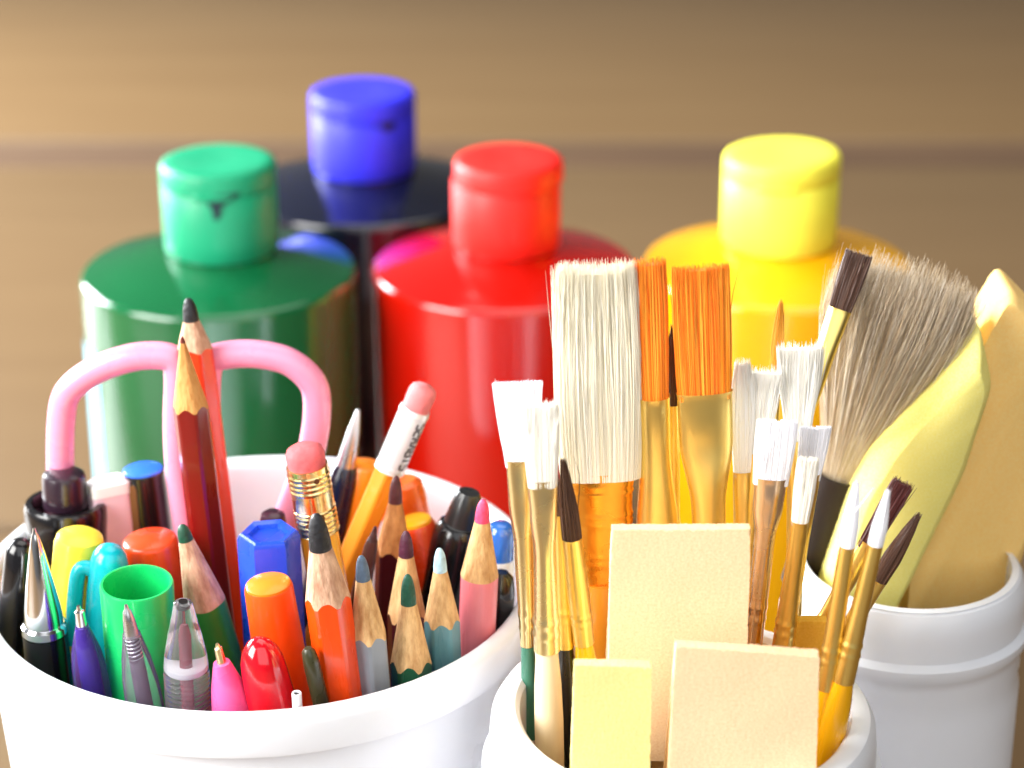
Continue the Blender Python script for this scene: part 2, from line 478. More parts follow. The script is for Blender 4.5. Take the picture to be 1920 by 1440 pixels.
def eraser_pencil(label, tip, other, ry, w, ferr, era, body, emat, el, fl, kind, lean=None):
    r = Rod('eraser_pencil', label, 'pencil', tip, other, ry, wpx=w, group='pencils with eraser ends in the white cup', lean=lean)
    h = r.w(w)
    ze, zf = r.z(el), r.z(el + fl)
    mesh('eraser', lathe([(ze - .3, h * .88), (ze, h * .9), (r.L - .16, h * .93), (r.L - .07, h * .84), (r.L - .02, h * .6), (r.L, h * .25), (r.L + .01, .001)], 40), emat, r.o, angle=60)
    prof = [(zf, h * .97), (zf, h * 1.03)]
    N = 90
    for i in range(1, N):
        f = i / N; zz = zf + (ze - zf) * f; q = h
        if kind == 'ridged':
            if .04 < f < .36 or .62 < f < .92: q = h * (1.0 + .02 * math.sin((f - .04) * 2 * PI / .075))
            else: q = h * .985
        else:
            q = h * (1.0 + (.03 if (.03 < f < .09 or .9 < f < .96) else 0))
        prof.append((zz, q))
    prof += [(ze, h * .98), (ze, h * .9)]
    fo = mesh('ferrule', lathe(prof, 64, captop=False, capbot=False), ferr, r.o, angle=50)
    if kind == 'ridged':
        V, Fc = [], []          # a crimp dent and the seam of the ferrule
        for (an, f) in ((-1.2, .3), (-1.15, .86), (-1.9, .2)):
            c = len(V); zz = zf + (ze - zf) * f
            for i in range(10):
                b = 2 * PI * i / 10
                aa = an + .14 * math.cos(b)
                V.append((h * 1.045 * math.cos(aa), h * 1.045 * math.sin(aa), zz + .05 * math.sin(b)))
            Fc.append(tuple(range(c, c + 10)))
        mesh('crimp', (V, Fc), mat('dark crimp', rgb(110, 66, 40), .5, metal=.5), fo)
    else:
        # worn dark lettering printed up the ferrule
        glyphs = ['S', 'I', '8', 'V', 'W', '2', 'S']
        segs = {'S': [(0, 0, 1, 0), (1, 0, 1, .5), (1, .5, 0, .5), (0, .5, 0, 1), (0, 1, 1, 1)], 'I': [(.5, 0, .5, 1)],
                '8': [(0, 0, 1, 0), (1, 0, 1, 1), (1, 1, 0, 1), (0, 1, 0, 0), (0, .5, 1, .5)], 'V': [(0, 1, .5, 0), (.5, 0, 1, 1)],
                'W': [(0, 1, .25, 0), (.25, 0, .5, .7), (.5, .7, .75, 0), (.75, 0, 1, 1)],
                '2': [(0, 1, 1, 1), (1, 1, 1, .5), (1, .5, 0, .5), (0, .5, 0, 0), (0, 0, 1, 0)]}
        V, Fc = [], []
        zz = zf + (ze - zf) * .12; gh = (ze - zf) * .76 / len(glyphs)
        for gch in glyphs:
            for x0, y0, x1, y1 in segs[gch]:
                # letters read up the pencil: letter x runs along the axis, letter y round it
                p0 = (zz + x0 * gh * .72, -.15 - y0 * .78); p1 = (zz + x1 * gh * .72, -.15 - y1 * .78)
                dx, dy = p1[0] - p0[0], (p1[1] - p0[1]) * h; ln = math.hypot(dx, dy) or 1
                nx, ny = -dy / ln * .022, dx / ln * .022
                for i in range(5):
                    f0 = i / 4
                    for sg in (-1, 1):
                        zq = p0[0] + (p1[0] - p0[0]) * f0 + nx * sg; aq = p0[1] + (p1[1] - p0[1]) * f0 + ny / h * sg
                        V.append((h * 1.012 * math.cos(aq), h * 1.012 * math.sin(aq), zq))
                c = len(V) - 10
                Fc += [(c + 2 * i, c + 2 * i + 1, c + 2 * i + 3, c + 2 * i + 2) for i in range(4)]
            zz += gh
        mesh('printed_letters', (V, Fc), mat('worn grey print', rgb(96, 90, 96), .5, var=.4, vscale=300), fo)
    n = 72; V = []
    Fc = []
    for zz in (0, zf * .5, zf + .05):
        for i in range(n):
            an = 2 * PI * i / n; th = (360 * i / n + 30) % 60 - 30
            q = min(h * .93 / math.cos(math.radians(th)), h * 1.02) * .96
            V.append((q * math.cos(an), q * math.sin(an), zz))
    for k in range(2):
        for i in range(n):
            j = (i + 1) % n; Fc.append((k * n + i, k * n + j, (k + 1) * n + j, (k + 1) * n + i))
    Fc += [tuple(range(n)), tuple(2 * n + i for i in range(n))]
    mesh('painted_body', (V, Fc), body, r.o, angle=22)
    return r

def capped(name, label, cat, tip, other, ry, w, parts, group=G_MARK, lean=None, roll=0, n=48, e=2.0):
    """A pen or marker of turned parts: parts = (part name, material, [(px below tip, width px), ...][, parent part])."""
    r = Rod(name, label, cat, tip, other, ry, wpx=w, group=group, lean=lean, roll=roll)
    made = {}
    for p in parts:
        nm, m, prof = p[:3]
        pts = []
        for s, ww in prof:
            z = 0.0 if s is None else r.z(s)
            pts.append((max(z, 0.0), r.w(ww)))
        par = made.get(p[3], r.o) if len(p) > 3 else r.o
        made[nm] = mesh(nm, lathe(pts, n, e=e), m, par, angle=40)
    r.made = made
    return r

def build_scissors():
    pk = plastic('pink scissor plastic', (240, 150, 182), 0.3, 0.3, sss=0.08)
    Y = CUP.c.y + 1.6
    c = at_y(380, 1000, Y)
    root = thing('scissors', 'pink handled scissors standing handles up in the white cup', 'scissors', Vector((c.x, Y, 0.6)))
    def P(px, py, dy=0): return at_y(px, py, Y + dy) - Vector((c.x, Y, 0.6))
    k = Y / math.cos(PITCH) / F
    L = [(112, 960), (113, 880), (115, 790), (128, 735), (178, 695), (245, 671), (300, 667), (328, 678), (334, 715), (332, 790), (336, 880), (352, 1000)]
    Rr = [(378, 1000), (388, 880), (388, 790), (388, 715), (396, 678), (424, 666), (482, 664), (545, 680), (588, 722), (594, 780), (582, 850), (556, 920), (530, 985)]
    for nm, pts, dy in (('handle', L, -.02), ('handle', Rr, .02)):
        path = [P(x, y, dy) for x, y in pts]
        end = P(365, 1150, dy)
        if pts is L: path = [P(150, 1040, dy), *path, end]
        else: path = [end, *path, P(500, 1045, dy)]
        V, Fc = tube(smooth_path(path, 8), 26.5 * k, 24)
        mesh(nm, (V, Fc), pk, root, angle=60)
        mid = [P(150, 1040, dy), P(230, 1110, dy), P(340, 1160, dy)] if pts is L else [P(500, 1045, dy), P(450, 1110, dy), P(390, 1160, dy)]
        mesh('handle_shank', tube(smooth_path(mid, 6), 24 * k, 16), pk, root, angle=60)
    for sx in (-1, 1):
        b = P(365, 1140); b = Vector((b.x, sx * .12, b.z))
        V = [(b.x - .45 * sx, b.y - .06, b.z), (b.x + .45 * sx, b.y - .06, b.z), (b.x + .12 * sx, b.y - .06, .1), (b.x, b.y - .06, 0)]
        V += [(x, y + .12, z) for x, y, z in V]
        mesh('blade', (V, [(0, 1, 2, 3), (7, 6, 5, 4), (0, 4, 5, 1), (1, 5, 6, 2), (2, 6, 7, 3), (3, 7, 4, 0)]), STEEL, root, smooth=False)

def build_cup_contents():
    redp = paint('dark red pencil paint', (122, 14, 10)); orr = paint('orange red pencil paint', (228, 52, 8))
    orange = paint('orange pencil paint', (238, 72, 8), .26, .6); grey = paint('grey pencil paint', (132, 138, 146))
    dgreen = paint('dark green pencil paint', (16, 78, 50)); teal = paint('teal grey pencil paint', (84, 132, 140))
    pink = paint('pink pencil paint', (222, 122, 132)); green = paint('green pencil paint', (44, 132, 50))
    maroon = paint('maroon pencil paint', (58, 10, 20)); yel = paint('yellow pencil paint', (240, 172, 44), .3, .45)
    black = leadm('black lead', (34, 34, 38))
    pencil('orange red pencil with a black point, tallest in the cup', (353, 558), (408, 985), 1012, 66, black, orr, 42, 94, WOODP, lean=.05, lw=.46)
    pencil('dark red pencil with a long yellowish sharpened point', (341, 630), (397, 1085), 1062, 66, leadm('brown red lead', (120, 44, 30)), redp, 12, 130, WOODY, blunt=.5, lean=-.02, lw=.16)
    pencil('bright orange pencil with a black point near the front', (592, 962), (640, 1300), 1262, 84, black, orange, 64, 158, WOODP, roll=30, lw=.52)
    pencil('grey pencil with a slate blue point', (677, 1041), (699, 1285), 1252, 70, leadm('slate blue lead', (82, 100, 122)), grey, 44, 150, roll=5)
    pencil('dark green pencil with a worn green point, frontmost of the short pencils', (764, 1076), (772, 1285), 1232, 76, leadm('dark green lead', (18, 76, 58)), dgreen, 54, 166, roll=28)
    pencil('teal grey pencil with a pale blue point', (824, 1027), (832, 1260), 1204, 66, leadm('pale blue lead', (176, 208, 222)), teal, 42, 136, roll=30)
    pencil('pink pencil with a hot pink point beside the cup rim', (906, 936), (892, 1230), 1168, 72, leadm('hot pink lead', (232, 74, 116)), pink, 40, 140, hexa=False)
    pencil('maroon pencil with a dark purple point behind the green one', (761, 995), (763, 1200), 1160, 72, leadm('dark purple lead', (74, 30, 50)), maroon, 46, 160)
    pencil('brown pencil with a dark plum point and orange wood', (743, 891), (736, 1090), 1075, 66, leadm('plum lead', (84, 40, 44)), maroon, 50, 140, WOODR)
    pencil('green pencil with a dark green point leaning beside the red pencils', (340, 983), (402, 1190), 1150, 80, leadm('deep green lead', (26, 74, 54)), green, 30, 152, WOODP, hexa=False, lw=.36)
    era = mat('worn rose eraser rubber', rgb(214, 96, 100), .8, var=.25, vscale=260, bump=.4, bscale=500)
    ep = mat('pink eraser rubber', rgb(226, 122, 124), .8, var=.18, vscale=260, bump=.3, bscale=500)
    eraser_pencil('yellow pencil end with a worn pink eraser in a ridged gold ferrule', (569, 835), (598, 1000), 1120, 80, BRASS, era, yel, era, 36, 122, 'ridged')
    wf = mat('white enamel metal', rgb(236, 236, 240), .25, metal=.25, coat=.4, var=.05)
    oyel = paint('orange yellow pencil paint', (244, 148, 40), .3, .45)
    eraser_pencil('slanting orange yellow pencil with a pink eraser in a white lettered ferrule', (798, 722), (642, 1085), 1030, 58, wf, ep, oyel, ep, 46, 124, 'white', lean=.05)

    build_scissors()
    # pens with points
    capped('chrome_pen', 'chrome tipped pen with a tall shiny cone and black barrel', 'pen', (64, 990), (90, 1240), 1172, 84, [
        ('cone', CHROME, [(178, 74), (172, 74), (150, 70), (100, 52), (50, 32), (14, 14), (8, 8), (0, 5)]),
        ('ring', CHROME, [(196, 84), (194, 88), (182, 86), (178, 76)]),
        ('barrel', BLACKP, [(None, 86), (230, 88), (197, 86)])], group=G_PEN, roll=0)
    tipbits = lambda s0, s1, w0, w1: ('metal_tip', STEEL, [(s1, w1), (s1 * .55, w1 * .86), (s1 * .3, w0 * 1.2), (4, w0), (0, w0 * .5)])
    capped('ballpoint_pen', 'violet clear ballpoint pen with a silver point', 'pen', (147, 1136), (172, 1280), 1222, 66, [
        ('metal_tip', CHROME, [(40, 22), (36, 21), (10, 18), (8, 10), (0, 7)]),
        ('grip', VIOLETC, [(None, 68), (150, 68), (118, 66), (84, 56), (50, 34), (42, 28), (36, 24)]),
        ('refill', plastic('violet ink', (58, 30, 150)), [(None, 26), (80, 26), (40, 18)])], group=G_PEN)
    r = capped('ballpoint_pen', 'smoky clear ballpoint pen with a steel point before the green cap', 'pen', (236, 1134), (268, 1300), 1258, 68, [
        ('metal_tip', STEEL, [(58, 32), (54, 30), (30, 24), (12, 16), (8, 9), (0, 6)]),
        ('grip', SMOKYC, [(None, 72), (170, 72), (140, 68), (100, 56), (72, 42), (54, 34)]),
        ('refill', plastic('dark plum ink', (70, 34, 66)), [(None, 20), (120, 20), (56, 16)])], group=G_PEN)
    hel = [(r.w(17) * math.cos(i * .7), r.w(17) * math.sin(i * .7), r.z(104) + (r.z(62) - r.z(104)) * i / 54) for i in range(55)]
    mesh('spring', tube(hel, r.w(4), 6), STEEL, r.o)
    rings = [(None, 88)]
    for i in range(8):
        s = 196 - i * 9
        rings += [(s, 88), (s - 3, 84), (s - 6, 84)]
    capped('ballpoint_pen', 'clear plastic pen with a fat rounded ringed grip', 'pen', (343, 1128), (352, 1310), 1268, 86, [
        ('grip', CLEAR, rings + [(118, 86), (90, 78), (55, 62), (25, 46), (8, 38), (2, 34), (0, 26)]),
        ('collar', WHITEP, [(128, 62), (126, 66), (118, 66), (116, 60)]),
        ('tip_hole', BLACKP, [(12, 18), (-1.5, 18)]),
        ('refill', plastic('dull red ink tube', (120, 46, 62)), [(None, 16), (60, 16), (40, 10)])], group=G_PEN)
    capped('ballpoint_pen', 'pink ballpoint pen with a short silver point', 'pen', (407, 1207), (436, 1325), 1286, 74, [
        ('metal_tip', PALEGOLD, [(38, 19), (36, 18), (8, 15), (6, 9), (0, 6)]),
        ('cone', plastic('pink pen plastic', (240, 96, 160), .3, .4), [(None, 82), (120, 80), (80, 62), (44, 38), (36, 32), (35, 22)])], group=G_PEN)
    rb = mat('translucent red plastic', rgb(232, 16, 36), .14, coat=.7, trans=.25, var=.05)
    capped('red_pen', 'glossy red pen with a domed end at the cup front', 'pen', (482, 1197), (512, 1330), 1284, 92, [
        ('dome_cap', rb, [(None, 98), (110, 96), (62, 88), (40, 82), (22, 68), (9, 46), (2, 24), (0, 6)])], group=G_PEN)
    capped('ink_refill', 'tiny white hollow ink refill just above the front rim', 'refill', (556, 1299), (558, 1330), 1311, 19, [
        ('tube', WHITEP, [(None, 19), (2, 19), (0, 18), (0, 12), (12, 11)]), ('bore', BLACKP, [(8, 11), (3, 11)])], group=None, n=20)
    capped('slim_pen', 'thin dark brown pencil stub squeezed behind the orange wood pencil', 'pencil', (704, 988), (682, 1085), 1110, 30, [
        ('point', leadm('dark brown point', (66, 30, 30)), [(26, 20), (14, 12), (0, 6)]),
        ('barrel', paint('dark brown barrel', (74, 40, 36)), [(None, 36), (100, 34), (40, 26), (26, 21)])], group=None, n=24)
    capped('slim_pen', 'dark olive pen wedged between the orange marker and orange pencil', 'pen', (577, 1215), (600, 1310), 1286, 30, [
        ('barrel', plastic('olive pen plastic', (52, 52, 30)), [(None, 34), (30, 32), (6, 26), (0, 14)])], group=None, n=24)
    capped('silver_tip_pen', 'navy pen with a long pale metal tip behind the pencils', 'pen', (672, 768), (618, 1010), 985, 56, [
        ('metal_tip', STEEL, [(108, 40), (100, 38), (40, 24), (10, 12), (0, 7)]),
        ('barrel', NAVYP, [(None, 64), (200, 62), (140, 58), (112, 50), (106, 42)])], group=G_PEN, lean=.06)
    # markers
    capped('marker', 'black marker with a stubby plug end in a wide collar', 'marker', (119, 884), (130, 1060), 1010, 150, [
        ('plug', plastic('aubergine black plastic', (40, 24, 36), .3), [(62, 84), (12, 82), (4, 76), (0, 60)]),
        ('collar', BLACKP, [(130, 150), (84, 156), (64, 156), (56, 148), (56, 126), (78, 122), (80, 80)]),
        ('barrel', BLACKP, [(None, 120), (150, 140), (130, 146)])])
    capped('marker', 'glossy black marker leaning on the rim beside the chrome pen', 'marker', (40, 1012), (26, 1200), 1118, 62, [
        ('cap', BLACKP, [(None, 66), (90, 64), (20, 56), (6, 42), (0, 20)])])
    bt = plastic('bright blue plastic', (40, 110, 232))
    r = capped('marker', 'black marker with a bright blue end and brown clip', 'marker', (267, 877), (284, 1010), 985, 82, [
        ('end_disc', bt, [(6, 76), (2, 74), (0, 66)]),
        ('cap', BLACKP, [(None, 80), (100, 80), (8, 80), (5, 78)])])
    V, Fc = loft([(r.z(118), r.w(26), r.w(10)), (r.z(26), r.w(40), r.w(12)), (r.z(18), r.w(36), r.w(10))], 24, e=5)
    V = [(x - r.w(50), y - r.w(66), z) for x, y, z in V]
    mesh('clip', (V, Fc), mat('brown clip', rgb(122, 84, 50), .35, coat=.3, var=.2), r.o)
    # white and pink stick eraser
    r = Rod('stick_eraser', 'white topped pale pink stick eraser beside the blue ended marker', 'eraser', (202, 897), (214, 1010), 1000, wpx=74, roll=24)
    V, Fc = loft([(0, r.w(74), r.w(46)), (r.z(30), r.w(74), r.w(46)), (r.z(8), r.w(72), r.w(44)), (r.z(0), r.w(54), r.w(30))], 40, e=6)
    mesh('rubber', (V, Fc), mat('pale pink rubber', rgb(236, 200, 212), .6, var=.06, vscale=80), r.o)
    V, Fc = loft([(r.z(26), r.w(76), r.w(48)), (r.z(7), r.w(75), r.w(47)), (r.z(-1), r.w(56), r.w(32))], 40, e=6)
    mesh('white_end', (V, Fc), mat('white rubber', rgb(240, 240, 240), .6), r.o)
    capped('marker', 'pale yellow marker cap rising behind the teal pen cap', 'marker', (150, 1000), (137, 1180), 1120, 96, [
        ('cap', plastic('yellow marker plastic', (248, 216, 60), .34), [(None, 96), (60, 96), (18, 94), (6, 86), (0, 64)])])
    tl = plastic('teal pen plastic', (10, 180, 196), .26, .4)
    r = capped('pen', 'teal pen cap with a rounded end and side clip', 'pen', (207, 1022), (192, 1220), 1142, 74, [
        ('cap', tl, [(None, 78), (80, 76), (32, 72), (16, 62), (6, 44), (0, 18)])], group=G_PEN)
    path = [(-r.w(40), -r.w(8), r.z(54)), (-r.w(82), -r.w(10), r.z(46)), (-r.w(112), -r.w(12), r.z(62)), (-r.w(116), -r.w(12), r.z(140)), (-r.w(108), -r.w(12), r.z(190))]
    mesh('clip', tube(smooth_path(path, 6), r.w(30), 14), tl, r.o)
    gt = plastic('green tube plastic', (18, 186, 96), .3, .3, sss=.05)
    r = Rod('marker', 'hollow green marker cap with an open round end', 'marker', (256, 1092), (270, 1290), 1196, wpx=138, group=G_MARK)
    h = r.w(138)
    V, Fc = lathe([(0, h * .9), (r.L - .04, h), (r.L, h * .97), (r.L, h * .91), (r.L - .05, h * .88), (r.L - 1.6, h * .84), (r.L - 1.7, h * .5), (r.L - 1.7, .01)], 64, captop=False)
    mesh('open_cap', (V, Fc), gt, r.o)
    om = plastic('orange marker plastic', (242, 84, 14), .32)
    capped('marker', 'broad orange red marker cap behind the green open cap', 'marker', (280, 1008), (300, 1150), 1098, 108, [
        ('cap', plastic('orange red marker plastic', (236, 70, 18), .3), [(None, 108), (60, 106), (10, 104), (4, 100), (0, 88)])], lean=.0)
    bl = plastic('blue marker plastic', (26, 74, 216), .28, .4)
    r = Rod('marker', 'big blue six sided marker with a flat end', 'marker', (503, 996), (516, 1220), 1140, wpx=112, group=G_MARK, roll=8)
    h = r.w(118)
    mesh('cap', loft([(0, h, h), (r.L - .12, h, h), (r.L - .03, h * .93, h * .93), (r.L, h * .86, h * .86), (r.L - .03, h * .66, h * .66), (r.L - .1, h * .62, h * .62)], 6), bl, r.o, angle=20)
    capped('marker', 'dark plum pen end peeping over the blue marker', 'marker', (512, 958), (512, 1060), 1060, 50, [
        ('cap', plastic('dark plum plastic', (58, 28, 44)), [(None, 50), (20, 50), (6, 44), (0, 26)])])
    capped('marker', 'orange marker with a flat lighter orange end in front of the blue marker', 'marker', (502, 1092), (536, 1300), 1216, 92, [
        ('end_disc', plastic('light orange plastic', (240, 126, 14), .4), [(8, 86), (2, 84), (0, 76)]),
        ('barrel', om, [(None, 110), (190, 104), (60, 95), (10, 92), (5, 88)])])
    ob = plastic('amber orange plastic', (250, 136, 14), .3)
    capped('marker', 'amber highlighter tucked behind the slanting lettered pencil', 'marker', (690, 868), (668, 1000), 975, 78, [
        ('cap', ob, [(None, 84), (60, 82), (10, 78), (3, 70), (0, 52)])], lean=.08)
    capped('marker', 'orange highlighter with a yellow end behind the brown pencil', 'marker', (776, 972), (800, 1080), 1040, 74, [
        ('end_disc', plastic('yellow orange plastic', (252, 176, 24), .34), [(10, 66), (3, 64), (0, 54)]),
        ('barrel', plastic('red orange plastic', (224, 66, 22), .3), [(None, 92), (100, 86), (14, 76), (8, 68)])], lean=.05)
    capped('marker', 'tall orange marker against the back of the cup rim', 'marker', (748, 900), (770, 1010), 985, 84, [
        ('cap', plastic('warm orange plastic', (240, 100, 24), .3), [(None, 92), (40, 90), (8, 84), (0, 64)])], lean=.10)
    capped('marker', 'black marker with a narrow nose behind the pale blue pencil', 'marker', (880, 922), (840, 1090), 1050, 96, [
        ('nose', plastic('charcoal plastic', (34, 36, 38), .3), [(60, 70), (40, 62), (12, 54), (0, 40)]),
        ('barrel', BLACKP, [(None, 110), (120, 104), (76, 96), (62, 84), (58, 68)])], lean=.0)
    capped('marker', 'white pen with a blue translucent end beside the pink pencil', 'marker', (940, 980), (928, 1150), 1085, 60, [
        ('end_cap', mat('translucent blue plastic', rgb(60, 130, 230), .12, coat=.6, trans=.4), [(66, 56), (20, 54), (6, 46), (0, 28)]),
        ('barrel', WHITEP, [(None, 62), (80, 62), (66, 58)])], group=G_MARK, lean=.05)
    capped('marker', 'black pen pressed against the cup wall under the pink pencil', 'marker', (941, 1072), (931, 1200), 1128, 54, [
        ('cap', BLACKP, [(None, 58), (40, 56), (10, 46), (0, 24)])], lean=.02)

# ------------------------------------------------------------------ brushes
def strands(secs, n, w, rnd, e=2.0, len_j=.03, spread=0.0, frizz=.02, surf=.65, core=.9, dome=0.0):
    """secs: (z, rx, ry[, ox, oy]) from ferrule to tip. Many hairs as thin three-sided tapering tubes round a solid core."""
    V, Fc = [], []
    zs = [s[0] for s in secs]; z0, z1 = zs[0], zs[-1]
    def sec(f):
        z = z0 + (z1 - z0) * f
        for i in range(len(secs) - 1):
            if z <= secs[i + 1][0] or i == len(secs) - 2:
                t = (z - zs[i]) / (zs[i + 1] - zs[i]); a, b = secs[i], secs[i + 1]
                return [a[j] + (b[j] - a[j]) * t for j in range(1, 5)] if len(a) > 4 else [a[1] + (b[1] - a[1]) * t, a[2] + (b[2] - a[2]) * t, 0, 0]
    fr = [0, .2, .4, .6, .8, 1.0]
    for k in range(n):
        an = rnd.uniform(0, 2 * PI); rho = rnd.uniform(.9, 1.03) if rnd.random() < surf else math.sqrt(rnd.random()) * .95
        c, d = math.cos(an), math.sin(an)
        u = rho * math.copysign(abs(c) ** (2 / e), c); v = rho * math.copysign(abs(d) ** (2 / e), d)
        lf = 1 - abs(rnd.gauss(0, len_j)) if rnd.random() < .85 else 1 + rnd.uniform(0, len_j * 1.2)
        bx, by = rnd.gauss(0, frizz), rnd.gauss(0, frizz); sx, sy = rnd.gauss(0, spread), rnd.gauss(0, spread)
        lf -= dome * (u * u + .4 * v * v)
        if rnd.random() < .012: sx, sy, bx = sx + rnd.gauss(0, .09), sy + rnd.gauss(0, .09), bx + rnd.gauss(0, .05)
        ph = rnd.uniform(0, 6.28); b0 = len(V); ww = w * rnd.uniform(.7, 1.2)
        for q in fr:
            f = q * lf
            rx, ry, ox, oy = sec(min(1, f))
            x = ox + u * rx + sx * f * f + bx * math.sin(f * 4 + ph) * f; y = oy + v * ry + sy * f * f + by * math.cos(f * 4 + ph) * f
            z = z0 + (z1 - z0) * f
            tw = ww * (1 if q < .75 else (.8 if q < .9 else .25))
            for j in range(3):
                a2 = ph + 2 * PI * j / 3
                V.append((x + tw * math.cos(a2), y + tw * math.sin(a2), z))
        for i in range(len(fr) - 1):
            for j in range(3):
                jj = (j + 1) % 3
                Fc.append((b0 + i * 3 + j, b0 + i * 3 + jj, b0 + i * 3 + 3 + jj, b0 + i * 3 + 3 + j))
    cs = []
    for i, s in enumerate(secs):
        f = (s[0] - z0) / (z1 - z0)
        zz = s[0] if i < len(secs) - 1 else s[0] - (z1 - z0) * (.03 + dome * 1.2)
        g = core
        cs.append((zz, s[1] * g, s[2] * g, s[3] if len(s) > 4 else 0, s[4] if len(s) > 4 else 0))
    g = loft(cs, 24, e=e)
    return join((V, Fc), g)

def brush(label, tip, other, ry, bl, bw, fer, hand, bm_, n=260, hw=.011, v=None, lean=None, roll=0, fm=None, flat=.22, e=2.6, depthf=None,
          len_j=.03, spread=.01, frizz=.012, ridges=False, crimps=(.72, .8), name='paint_brush', core=.9, surf=.65, group=G_BRUSH, dome=0.0):
    """bl: bristle length px; bw: bristle widths px from ferrule to tip; fer: (length, [(fraction, width px, flatness)]), hand: (material, [(px below ferrule or None, width)])"""
    r = Rod(name, label, 'paint brush', tip, other, ry, v or JAR, group, lean, wpx=max(30, bw[0] * .5), roll=roll)
    rnd = random.Random(hash(label) % 1000 if False else sum(map(ord, label)))
    zb = r.z(bl); nb = len(bw); secs = []
    for i, w_ in enumerate(bw):
        f = i / (nb - 1)
        fl = flat * (1 - .45 * f) if flat < .9 else 1
        secs.append((zb + (r.L - zb) * f, r.w(w_), max(r.w(w_) * fl, .01)))
    secs.insert(0, (zb - .12, r.w(bw[0]) * .97, max(r.w(bw[0]) * .97 * flat, .01)))
    mesh('bristles', strands(secs, n, hw, rnd, e, len_j, spread, frizz, surf, core, dome), bm_, r.o, angle=60)
    fl_len, fsec = fer
    prof = []
    for i in range(61):
        f = i / 60
        for j in range(len(fsec) - 1):
            if f <= fsec[j + 1][0] or j == len(fsec) - 2:
                t = (f - fsec[j][0]) / (fsec[j + 1][0] - fsec[j][0]); t = max(0, min(1, t)); t = t * t * (3 - 2 * t)
                w_ = fsec[j][1] + (fsec[j + 1][1] - fsec[j][1]) * t; q = fsec[j][2] + (fsec[j + 1][2] - fsec[j][2]) * t
                break
        g = 1.0
        for c in crimps:
            if abs(f - c) < .016: g = 1.07
        if ridges:
            for c in (.1, .16, .34, .4, .66, .72):
                if abs(f - c) < .022: g = 1.035
        prof.append((r.z(bl + fl_len * f), r.w(w_) * g, r.w(w_) * q * g))
    prof[0] = (prof[0][0], prof[0][1] * 1.03, prof[0][2] * 1.05)
    fo = mesh('ferrule', loft(prof, 48, captop=False, capbot=False, e=2.15 if flat < .9 else 2), fm or GOLD, r.o, angle=60)
    hm, hs = hand
    zt = r.z(bl + fl_len)
    pts = [(zt + .25, r.w(hs[0][1]) * .86, r.w(hs[0][1]) * .86)]
    pts.append((zt, r.w(hs[0][1]) * .93, r.w(hs[0][1]) * .93))
    for s_, w_ in hs[1:]:
        z = 0 if s_ is None else max(0.001, r.z(bl + fl_len + s_))
        if z < pts[-1][0]: pts.append((z, r.w(w_), r.w(w_)))
    mesh('handle', loft(pts, 32), hm, r.o, angle=60)
    return r

